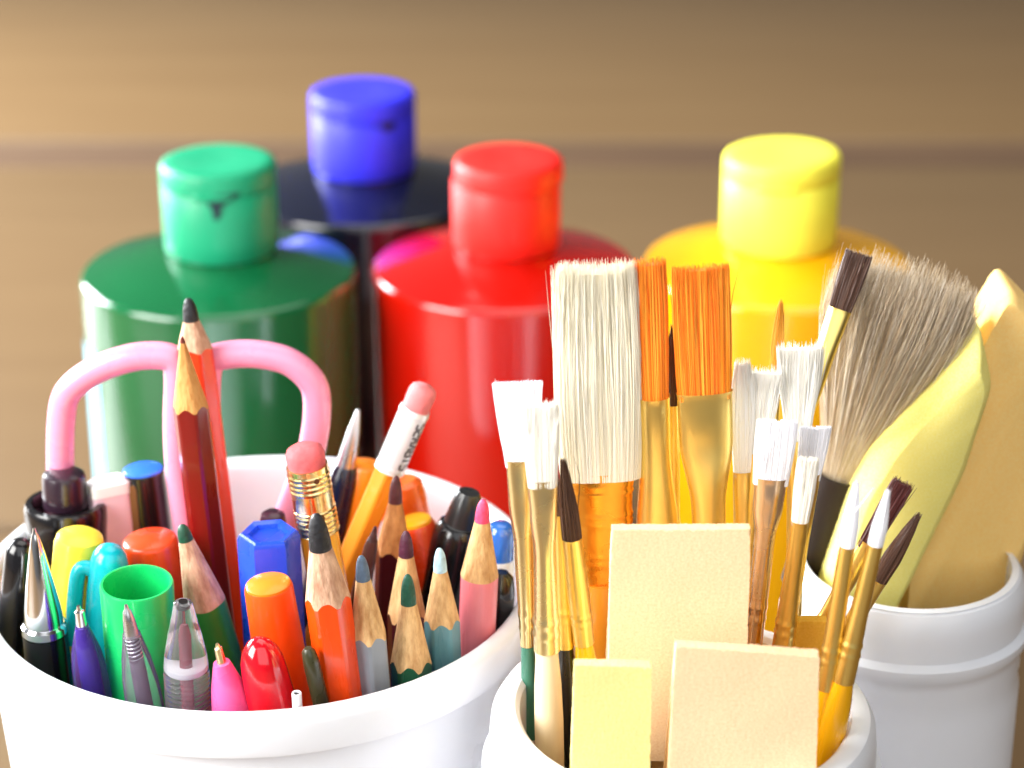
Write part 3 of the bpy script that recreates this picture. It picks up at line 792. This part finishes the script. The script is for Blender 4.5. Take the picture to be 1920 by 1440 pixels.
def build_brushes():
    white = hairm('white nylon bristle', [(240, 240, 246), (250, 250, 254), (245, 245, 252)], .4)
    ivory = hairm('ivory hog bristle', [(224, 214, 184), (246, 240, 224), (234, 226, 200), (250, 246, 236)], .5)
    cream = hairm('cream bristle', [(244, 240, 226), (254, 252, 246), (250, 246, 236)], .5)
    oran = hairm('orange nylon bristle', [(230, 100, 12), (248, 144, 30), (254, 174, 60), (240, 118, 16)], .36)
    brown = hairm('dark brown hair', [(58, 34, 26), (92, 62, 46), (72, 44, 34)], .4)
    redbr = hairm('reddish brown hair', [(66, 26, 26), (104, 50, 48), (80, 34, 34)], .4)
    greyh = hairm('grey goat hair', [(160, 132, 96), (214, 200, 174), (188, 164, 128), (236, 228, 214), (176, 148, 110)], .55)
    yl = paint('yellow brush handle', (248, 176, 6), .24, .6)
    yb = paint('bright yellow brush handle', (250, 204, 10), .26, .5)
    dg = paint('green brush handle', (60, 116, 96), .3, .4)
    nat = mat('natural wood handle', rgb(226, 200, 158), .5, col2=rgb(240, 222, 190), vscale=200, stretch=(1, 1, .1), bump=.1)
    amber = mat('amber wood handle', rgb(196, 118, 24), .35, col2=rgb(214, 140, 40), vscale=150, stretch=(1, 1, .1), coat=.4)
    blk = paint('black brush handle', (20, 18, 20), .25, .5)
    FL = lambda a, b, c=.3: [(0, a, c), (.2, a * .97, c * 1.1), (.5, b * 1.05, 1), (1, b, 1)]
    RD = lambda a, b: [(0, a, 1), (.35, (a + b) / 2, 1), (1, b, 1)]
    # at the back of the jar first
    brush('large ivory bristle flat brush with a ridged copper ferrule', (1117, 498), (1133, 1130), 1228, 370, (158, 166, 158, 140), (240, [(0, 124, .5), (.6, 116, .5), (1, 104, .55)]),
          (amber, [(0, 96), (60, 90), (160, 80), (None, 70)]), ivory, n=3200, hw=.0064, fm=COPPER, flat=.42, ridges=True, crimps=(), e=2.8, len_j=.02, spread=.03, frizz=.025, lean=.03, core=.94, surf=.75)
    brush('orange nylon flat brush seen edge on, next to the ivory brush', (1217, 487), (1234, 1000), 1232, 244, (56, 62, 64, 60), (420, [(0, 62, 1), (.25, 60, 1), (.6, 84, .9), (1, 60, 1)]),
          (amber, [(0, 58), (None, 70)]), oran, n=420, hw=.009, flat=.8, lean=.05, len_j=.012)
    brush('wide orange nylon flat brush with a broad gold ferrule', (1313, 498), (1330, 1000), 1236, 226, (102, 106, 108, 106), (420, [(0, 106, .35), (.2, 104, .4), (.52, 66, .9), (1, 58, 1)]),
          (amber, [(0, 56), (None, 70)]), oran, n=760, hw=.009, flat=.3, lean=.04, len_j=.012, e=3)
    brush('thin black haired brush hidden between the two orange brushes', (1262, 612), (1262, 900), 1205, 140, (22, 24, 18, 5), (300, [(0, 24, 1), (.4, 26, 1), (1, 28, 1)]),
          (yl, [(0, 26), (None, 30)]), brown, n=140, hw=.008, flat=1, e=2, lean=.04)
    brush('slant topped cream brush standing beside the wide orange brush', (1392, 678), (1392, 1000), 1215, 200, (32, 40, 42, 26), (330, [(0, 36, .5), (.3, 34, .8), (1, 36, 1)]),
          (yl, [(0, 34), (None, 40)]), cream, n=300, hw=.009, flat=.5, lean=.04)
    brush('small white tufted brush behind the white flat brush', (1436, 694), (1405, 1000), 1212, 150, (34, 44, 54, 58), (300, [(0, 36, .7), (.3, 32, 1), (1, 30, 1)]),
          (yl, [(0, 28), (None, 36)]), cream, n=380, hw=.009, flat=.45, spread=.03, lean=.04, len_j=.05)
    brush('fine pointed amber brush rising highest behind the cream fan brush', (1464, 566), (1446, 800), 1196, 130, (22, 22, 16, 4), (360, [(0, 26, 1), (.4, 28, 1), (1, 30, 1)]),
          (yl, [(0, 28), (None, 34)]), hairm('amber hair', [(236, 150, 30), (252, 190, 70)], .4), n=160, hw=.008, flat=1, e=2, lean=.10)
    brush('cream fan brush spreading from a narrow ferrule', (1500, 648), (1494, 900), 1208, 170, (44, 58, 78, 84), (330, [(0, 48, .6), (.3, 36, 1), (1, 32, 1)]),
          (yl, [(0, 30), (None, 36)]), cream, n=620, hw=.009, flat=.4, spread=.03, len_j=.04, lean=.06)
    brush('dark brown flat brush with a gold ferrule behind the grey mop', (1612, 474), (1512, 760), 1180, 112, (40, 46, 50, 50), (330, [(0, 44, .6), (.3, 40, .9), (1, 34, 1)]),
          (yl, [(0, 32), (None, 34)]), brown, n=300, hw=.01, flat=.5, lean=.36, len_j=.015)
    # middle
    brush('white nylon flat brush with a rose silver ferrule', (1458, 788), (1412, 1200), 1246, 104, (66, 72, 76, 76), (330, [(0, 62, .45), (.16, 58, .6), (.34, 40, 1), (1, 38, 1)]),
          (yl, [(0, 34), (None, 36)]), white, n=620, hw=.009, flat=.3, e=3, fm=ROSE, len_j=.008, lean=.0, frizz=.004, spread=.003)
    brush('white nylon flat brush turned aside behind the rose silver one', (1530, 800), (1482, 1140), 1236, 86, (44, 52, 58, 62), (330, [(0, 44, .45), (.2, 40, .6), (.4, 34, 1), (1, 32, 1)]),
          (yl, [(0, 32), (None, 34)]), white, n=480, hw=.009, flat=.3, e=3, len_j=.008, lean=.03, frizz=.004, spread=.003, roll=14)
    brush('small square tipped off white brush on a thin gold ferrule', (1516, 858), (1466, 1230), 1282, 116, (30, 36, 38, 36), (262, [(0, 32, .8), (.3, 34, 1), (1, 44, 1)]),
          (yl, [(0, 38), (None, 40)]), cream, n=320, hw=.009, flat=.7, e=2.4, len_j=.012, lean=-.02, frizz=.006)
    brush('white nylon flat brush with a green handle at the jar edge', (970, 716), (993, 1300), 1268, 140, (56, 72, 84, 92), (350, [(0, 54, .4), (.22, 52, .6), (.45, 38, 1), (1, 30, 1)]),
          (dg, [(0, 28), (60, 32), (None, 36)]), white, n=760, hw=.0095, flat=.2, e=3, fm=PALEGOLD, len_j=.008, lean=.0, frizz=.004, spread=.003, crimps=(.82, .9))
    brush('soft white bristle brush with a pale wood handle', (1013, 756), (1030, 1380), 1322, 136, (54, 62, 66, 62), (320, [(0, 56, .5), (.2, 52, .7), (.42, 42, 1), (1, 52, 1)]),
          (nat, [(0, 46), (70, 54), (140, 58), (None, 50)]), cream, n=620, hw=.0095, flat=.5, fm=PALEGOLD, len_j=.03, lean=-.02, crimps=(.82, .9))
    brush('brown pointed brush with a bright yellow handle', (1056, 864), (1100, 1250), 1296, 140, (36, 34, 24, 5), (200, [(0, 38, 1), (.5, 44, 1), (1, 40, 1)]),
          (yb, [(0, 36), (50, 46), (None, 40)]), brown, n=320, hw=.0095, flat=1, e=2, lean=-.02)
    brush('dark handled gold brush squeezed between pale wood and yellow handles', (1047, 900), (1062, 1250), 1290, 60, (26, 26, 22, 10), (250, [(0, 28, 1), (1, 34, 1)]),
          (blk, [(0, 32), (60, 40), (None, 40)]), brown, n=120, hw=.009, flat=1, e=2, lean=.0)
    # pointed ones at the front edge
    brush('white pointed round brush, upright of the two with yellow handles', (1607, 904), (1542, 1330), 1360, 116, (28, 29, 22, 5), (270, [(0, 30, 1), (.3, 34, 1), (1, 40, 1)]),
          (yl, [(0, 40), (60, 46), (120, 52), (None, 46)]), white, n=300, hw=.009, flat=1, e=2, lean=-.02, frizz=.004, len_j=.02)
    brush('white pointed round brush, more slanting of the two, nearest the grey jar gap', (1665, 920), (1566, 1340), 1366, 100, (28, 28, 18, 4), (262, [(0, 30, 1), (.3, 34, 1), (1, 44, 1)]),
          (yl, [(0, 44), (40, 52), (100, 60), (None, 50)]), white, n=300, hw=.009, flat=1, e=2, lean=.0, frizz=.004, len_j=.02)
    brush('reddish brown short flat brush slanting behind the white points', (1694, 903), (1540, 1175), 1230, 128, (34, 36, 38, 36), (230, [(0, 34, .7), (.3, 34, 1), (1, 32, 1)]),
          (yl, [(0, 30), (None, 34)]), redbr, n=300, hw=.0095, flat=.6, lean=.0)
    brush('dark pointed brush slanting over the yellow foam', (1722, 966), (1590, 1180), 1262, 138, (32, 34, 24, 4), (190, [(0, 34, 1), (1, 32, 1)]),
          (yl, [(0, 30), (None, 34)]), brown, n=320, hw=.0095, flat=1, e=2, lean=-.04)
    # mop in the back jar
    brush('big grey hair mop brush with a black ferrule leaning beside the yellow foam', (1708, 516), (1546, 970), 1030, 386, (84, 124, 178, 228, 256, 250), (230, [(0, 98, .8), (1, 84, .9)]),
          (blk, [(0, 74), (None, 60)]), greyh, n=10000, hw=.0062, v=POT, flat=.6, e=2.1, fm=mat('dark brown mop ferrule and shade', rgb(34, 20, 13), .6), lean=-.10, dome=.05, len_j=.06, spread=.10, frizz=.06, crimps=(), core=.93, surf=.75, name='mop_brush', group=None)  # dark ferrule, made broad and dark to include the shadow round the mop's base

# ------------------------------------------------------------------ foam brushes
def foam_mat(name, a, b):
    m = mat(name, rgb(*a), .95, col2=rgb(*b), vscale=2600, bump=.08, bscale=5000, spec=.12, sss=.06)
    return m

def foam_block(label, quad, ylev, thick, m, handle=True, chis=2.6, lean=0.0, grp=G_FOAM, v=None):
    """quad: px corners (top left, top right, bottom right, bottom left) on a plane that passes y = ylev at the bottom; a chisel-tipped foam head."""
    tl, tr, br, bl = quad
    B = [at_y(*bl, ylev), at_y(*br, ylev)]
    zb = (B[0].z + B[1].z) / 2
    def up(px):
        d = ray(*px); t = (ylev + lean * (CAM.z - zb)) / (d.y - lean * d.z); return CAM + d * t
    T = [up(tl), up(tr)]
    o = (B[0] + B[1]) / 2
    x = (B[1] - B[0]).normalized(); H = ((T[0] + T[1]) / 2 - o); z = (H - x * H.dot(x)).normalized(); y = z.cross(x)
    q = Matrix((x, y, z)).transposed().to_quaternion()
    t = thing('foam_brush', label, 'foam brush', o, q, grp)
    loc = lambda p: ((p - o).dot(x), (p - o).dot(z))
    c = [loc(B[0]), loc(B[1]), loc(T[1]), loc(T[0])]
    h = c[3][1]; nx, nz = 84, max(40, int(h / .028)); ext = 1.2
    V, Fc = [], []
    rnd = random.Random(sum(map(ord, label)))
    ny = 9
    idx = {}
    def thk(zz):
        f = min(1, max(0, (h - zz) / chis)); return .2 + (thick - .2) * f
    # shell of a box, gridded so that its edges can be rough
    def P(i, j, k):
        u, w_, d = i / nx, j / nz, k / ny
        x0 = c[0][0] + (c[3][0] - c[0][0]) * w_; x1 = c[1][0] + (c[2][0] - c[1][0]) * w_
        zz = -ext + (h + ext) * w_
        hh = c[3][1] + (c[2][1] - c[3][1]) * u
        zz = -ext + (hh + ext) * w_
        tk = thk(zz)
        p = Vector((x0 + (x1 - x0) * u, tk * d, zz))
        edge = (i in (0, nx)) + (j == nz) + (k in (0, ny))
        a = .0016 + (.001 if edge > 1 else 0)
        p += Vector((rnd.gauss(0, a) if i in (0, nx) else 0, rnd.gauss(0, a * .6), rnd.gauss(0, a * 1.3) if j == nz else 0))
        p += .012 * mnoise.noise_vector(p * 1.2)
        return p
    def g(i, j, k):
        key = (i, j, k)
        if key not in idx:
            idx[key] = len(V); V.append(P(i, j, k))
        return idx[key]
    for j in range(nz):
        for i in range(nx):
            Fc.append((g(i, j, 0), g(i + 1, j, 0), g(i + 1, j + 1, 0), g(i, j + 1, 0)))
            Fc.append((g(i, j, ny), g(i, j + 1, ny), g(i + 1, j + 1, ny), g(i + 1, j, ny)))
        for k in range(ny):
            Fc.append((g(0, j, k), g(0, j + 1, k), g(0, j + 1, k + 1), g(0, j, k + 1)))
            Fc.append((g(nx, j, k), g(nx, j, k + 1), g(nx, j + 1, k + 1), g(nx, j + 1, k)))
    for i in range(nx):
        for k in range(ny):
            Fc.append((g(i, nz, k), g(i + 1, nz, k), g(i + 1, nz, k + 1), g(i, nz, k + 1)))
            Fc.append((g(i, 0, k), g(i, 0, k + 1), g(i + 1, 0, k + 1), g(i + 1, 0, k)))
    mesh('foam_head', (V, Fc), m, t, angle=80)
    if handle:
        L = (o.z - ext * z.z - .6) / max(z.z, .3)
        mesh('handle', lathe([(-ext - L, .3), (-ext - L + .05, .34), (-ext + .2, .34)], 24), mat('pale dowel wood', rgb(216, 180, 130), .6, var=.1), t) \
            .location = Vector(((c[0][0] + c[1][0]) / 2 * S, thick * .5 * S, 0))
    return t

def foam_slant(label, poly, front, y0, thick, m, handle_px, bev=.5):
    """A foam head seen from its narrow side: its outline (px) at distance y0, the smaller outline of its bevelled front face, its thickness away from the viewer."""
    pts = [at_y(px, py, y0) for px, py in poly]
    fpts = [at_y(px, py, y0 - bev) for px, py in front]
    o = sum(pts, Vector()) / len(pts)
    t = thing('foam_brush', label, 'foam brush', o, None, G_FOAM)
    n = len(pts)
    def dense(ps, k=14):
        out = []
        for i in range(n):
            a, b, c = ps[i - 1], ps[i], ps[(i + 1) % n]
            r0, r1 = min(.2, (a - b).length * .3), min(.2, (c - b).length * .3)
            p0, p1 = b + (a - b).normalized() * r0, b + (c - b).normalized() * r1
            for j in range(4):
                f = j / 3; out.append(p0 * (1 - f) ** 2 + b * 2 * f * (1 - f) + p1 * f * f - o)
            d = ps[(i + 1) % n]; q1 = d + (b - d).normalized() * min(.2, (b - d).length * .3)
            for j in range(1, k): out.append(p1 + (q1 - p1) * (j / k) - o)
        return out
    A, B = dense(fpts), dense(pts)
    N = len(A); V, Fc = [], []
    rnd = random.Random(3)
    lay = [[p * 1.0 for p in A]]
    for q in (.1, .3, .5, .7, .9): lay.append([a + (b - a) * q + Vector((0, -bev * .16 * math.sin(PI * q), 0)) for a, b in zip(A, B)])
    for f in (0.0, .05, .5, .95, 1.0): lay.append([p + Vector((0, thick * f, 0)) for p in B])
    for ring in lay:
        for p in ring:
            V.append(p + .008 * mnoise.noise_vector((p + o) * 1.4) + Vector((rnd.gauss(0, .003), 0, rnd.gauss(0, .003))))
    for l in range(len(lay) - 1):
        for i in range(N):
            j = (i + 1) % N; Fc.append((l * N + i, l * N + j, (l + 1) * N + j, (l + 1) * N + i))
    Fc += [tuple(range(N)), tuple((len(lay) - 1) * N + i for i in range(N))]
    mesh('foam_head', (V, Fc), m, t, angle=58)
    b = at_y(*handle_px, y0) - o + Vector((0, thick / 2, 0)); fl = Vector((POT.c.x + (b.x + o.x - POT.c.x) * .3, POT.c.y, .6)) - o
    mesh('handle', tube([fl, b], .32, 18), mat('pale dowel', rgb(216, 180, 130), .6, var=.1), t)

def build_foam():
    cream = foam_mat('cream foam', (230, 193, 150), (242, 214, 176))
    yellow = foam_mat('pale yellow foam', (232, 212, 136), (242, 226, 156))
    lemon = foam_mat('lemon foam', (246, 232, 124), (250, 240, 152))
    peach = foam_mat('peach foam', (254, 206, 122), (255, 218, 142))
    shadef = foam_mat('amber foam', (222, 164, 52), (232, 178, 70))  # foam standing in shadow; the shade is put into its amber tone
    yj = JAR.c.y
    foam_block('tall cream foam brush standing behind two smaller foam heads', ((1147, 994), (1407, 993), (1402, 1300), (1140, 1300)), yj - .45, 1.0, cream)
    foam_block('wide cream foam brush in front of the tall one', ((1268, 1212), (1536, 1233), (1536, 1440), (1250, 1440)), yj - 2.0 , .9, cream, chis=2.2)
    foam_block('small pale yellow foam brush at the jar front', ((1077, 1248), (1222, 1252), (1222, 1440), (1070, 1440)), yj - 1.9, .8, yellow, chis=2.0)
    foam_block('amber foam brush mostly hidden behind the gold ferrules', ((1492, 1166), (1552, 1166), (1545, 1290), (1485, 1290)), yj + .5, .7, shadef, chis=1.5)
    yp = POT.c.y
    foam_slant('long lemon yellow foam brush leaning out of the back jar',
               [(1836, 604), (1860, 722), (1806, 890), (1676, 1150), (1660, 1210), (1510, 1210), (1538, 1110), (1592, 930), (1636, 840)],
               [(1836, 690), (1848, 740), (1796, 892), (1670, 1150), (1652, 1210), (1548, 1210), (1576, 1110), (1632, 940), (1690, 850)],
               yp - .3, 1.2, lemon, (1590, 1200))
    foam_slant('peach foam brush behind the lemon one',
               [(1892, 538), (1836, 632), (1776, 770), (1700, 1000), (1684, 1200), (1846, 1200), (1902, 1085), (1972, 900), (1994, 700), (1954, 600)],
               [(1893, 562), (1848, 642), (1790, 775), (1714, 1002), (1698, 1200), (1840, 1200), (1892, 1085), (1960, 900), (1982, 700), (1944, 614)],
               yp + .6, 1.1, peach, (1780, 1190), bev=.32)

# ------------------------------------------------------------------ light and camera
def area(name, loc, target, size, power, col, sy=None):
    l = bpy.data.lights.new(name, 'AREA'); l.shape = 'RECTANGLE'; l.size = size * S; l.size_y = (sy or size) * S
    l.energy = power; l.color = col
    o = bpy.data.objects.new(name, l); COL.objects.link(o)
    o.location = Vector(loc) * S
    o.rotation_mode = 'QUATERNION'
    o.rotation_quaternion = (Vector(target) - Vector(loc)).to_track_quat('-Z', 'Y')
    return o

def build_light():
    w = bpy.data.worlds.new('World'); scene.world = w; w.use_nodes = True
    nt = w.node_tree; bg = nt.nodes['Background']
    tc = nt.nodes.new('ShaderNodeTexCoord'); sp = nt.nodes.new('ShaderNodeSeparateXYZ')
    nt.links.new(tc.outputs['Generated'], sp.inputs['Vector'])
    mr = nt.nodes.new('ShaderNodeMapRange'); mr.inputs['From Min'].default_value = -1; mr.inputs['From Max'].default_value = 1
    nt.links.new(sp.outputs['X'], mr.inputs['Value'])
    rp = nt.nodes.new('ShaderNodeValToRGB')
    rp.color_ramp.elements[0].color = (0.95, 0.97, 1.0, 1); rp.color_ramp.elements[1].color = (0.20, 0.17, 0.14, 1)
    rp.color_ramp.elements[0].position = .15; rp.color_ramp.elements[1].position = .8
    nt.links.new(mr.outputs['Result'], rp.inputs['Fac']); nt.links.new(rp.outputs['Color'], bg.inputs['Color'])
    bg.inputs['Strength'].default_value = 0.20
    area('window_light', (-72, 0, 54), (0, 40, 10), 60, 16.5, (1, .985, .96), 60)
    area('side_window', (-78, 96, 36), (0, 62, 3), 60, 34, (.93, .97, 1), 50)
    area('top_fill', (10, 70, 120), (0, 45, 5), 90, 5, (1, .97, .92))  # added overhead fill, not a lamp of the room
    area('front_fill', (25, -55, 70), (5, 35, 10), 120, 6, (.95, .98, 1))

def build_camera():
    c = bpy.data.cameras.new('camera'); o = bpy.data.objects.new('camera', c); COL.objects.link(o)
    o.location = CAM * S; o.rotation_euler = (PI / 2 - PITCH, 0, 0)
    c.sensor_width = 36; c.lens = F / 1920 * 36; c.clip_start = .01; c.clip_end = 50
    c.dof.use_dof = True; c.dof.focus_distance = .362; c.dof.aperture_fstop = 16.5
    scene.camera = o
    v = scene.view_settings
    v.view_transform = 'Standard'; v.look = 'None'; v.exposure = 0.35; v.gamma = 1; v.use_curve_mapping = False
    scene.cycles.max_bounces = 10; scene.cycles.transmission_bounces = 10
    scene.cycles.use_denoising = True
    scene.cycles.sample_clamp_indirect = 6

build_table()
build_vessels()
build_bottles()
build_cup_contents()
build_brushes()
build_foam()
build_light()
build_camera()
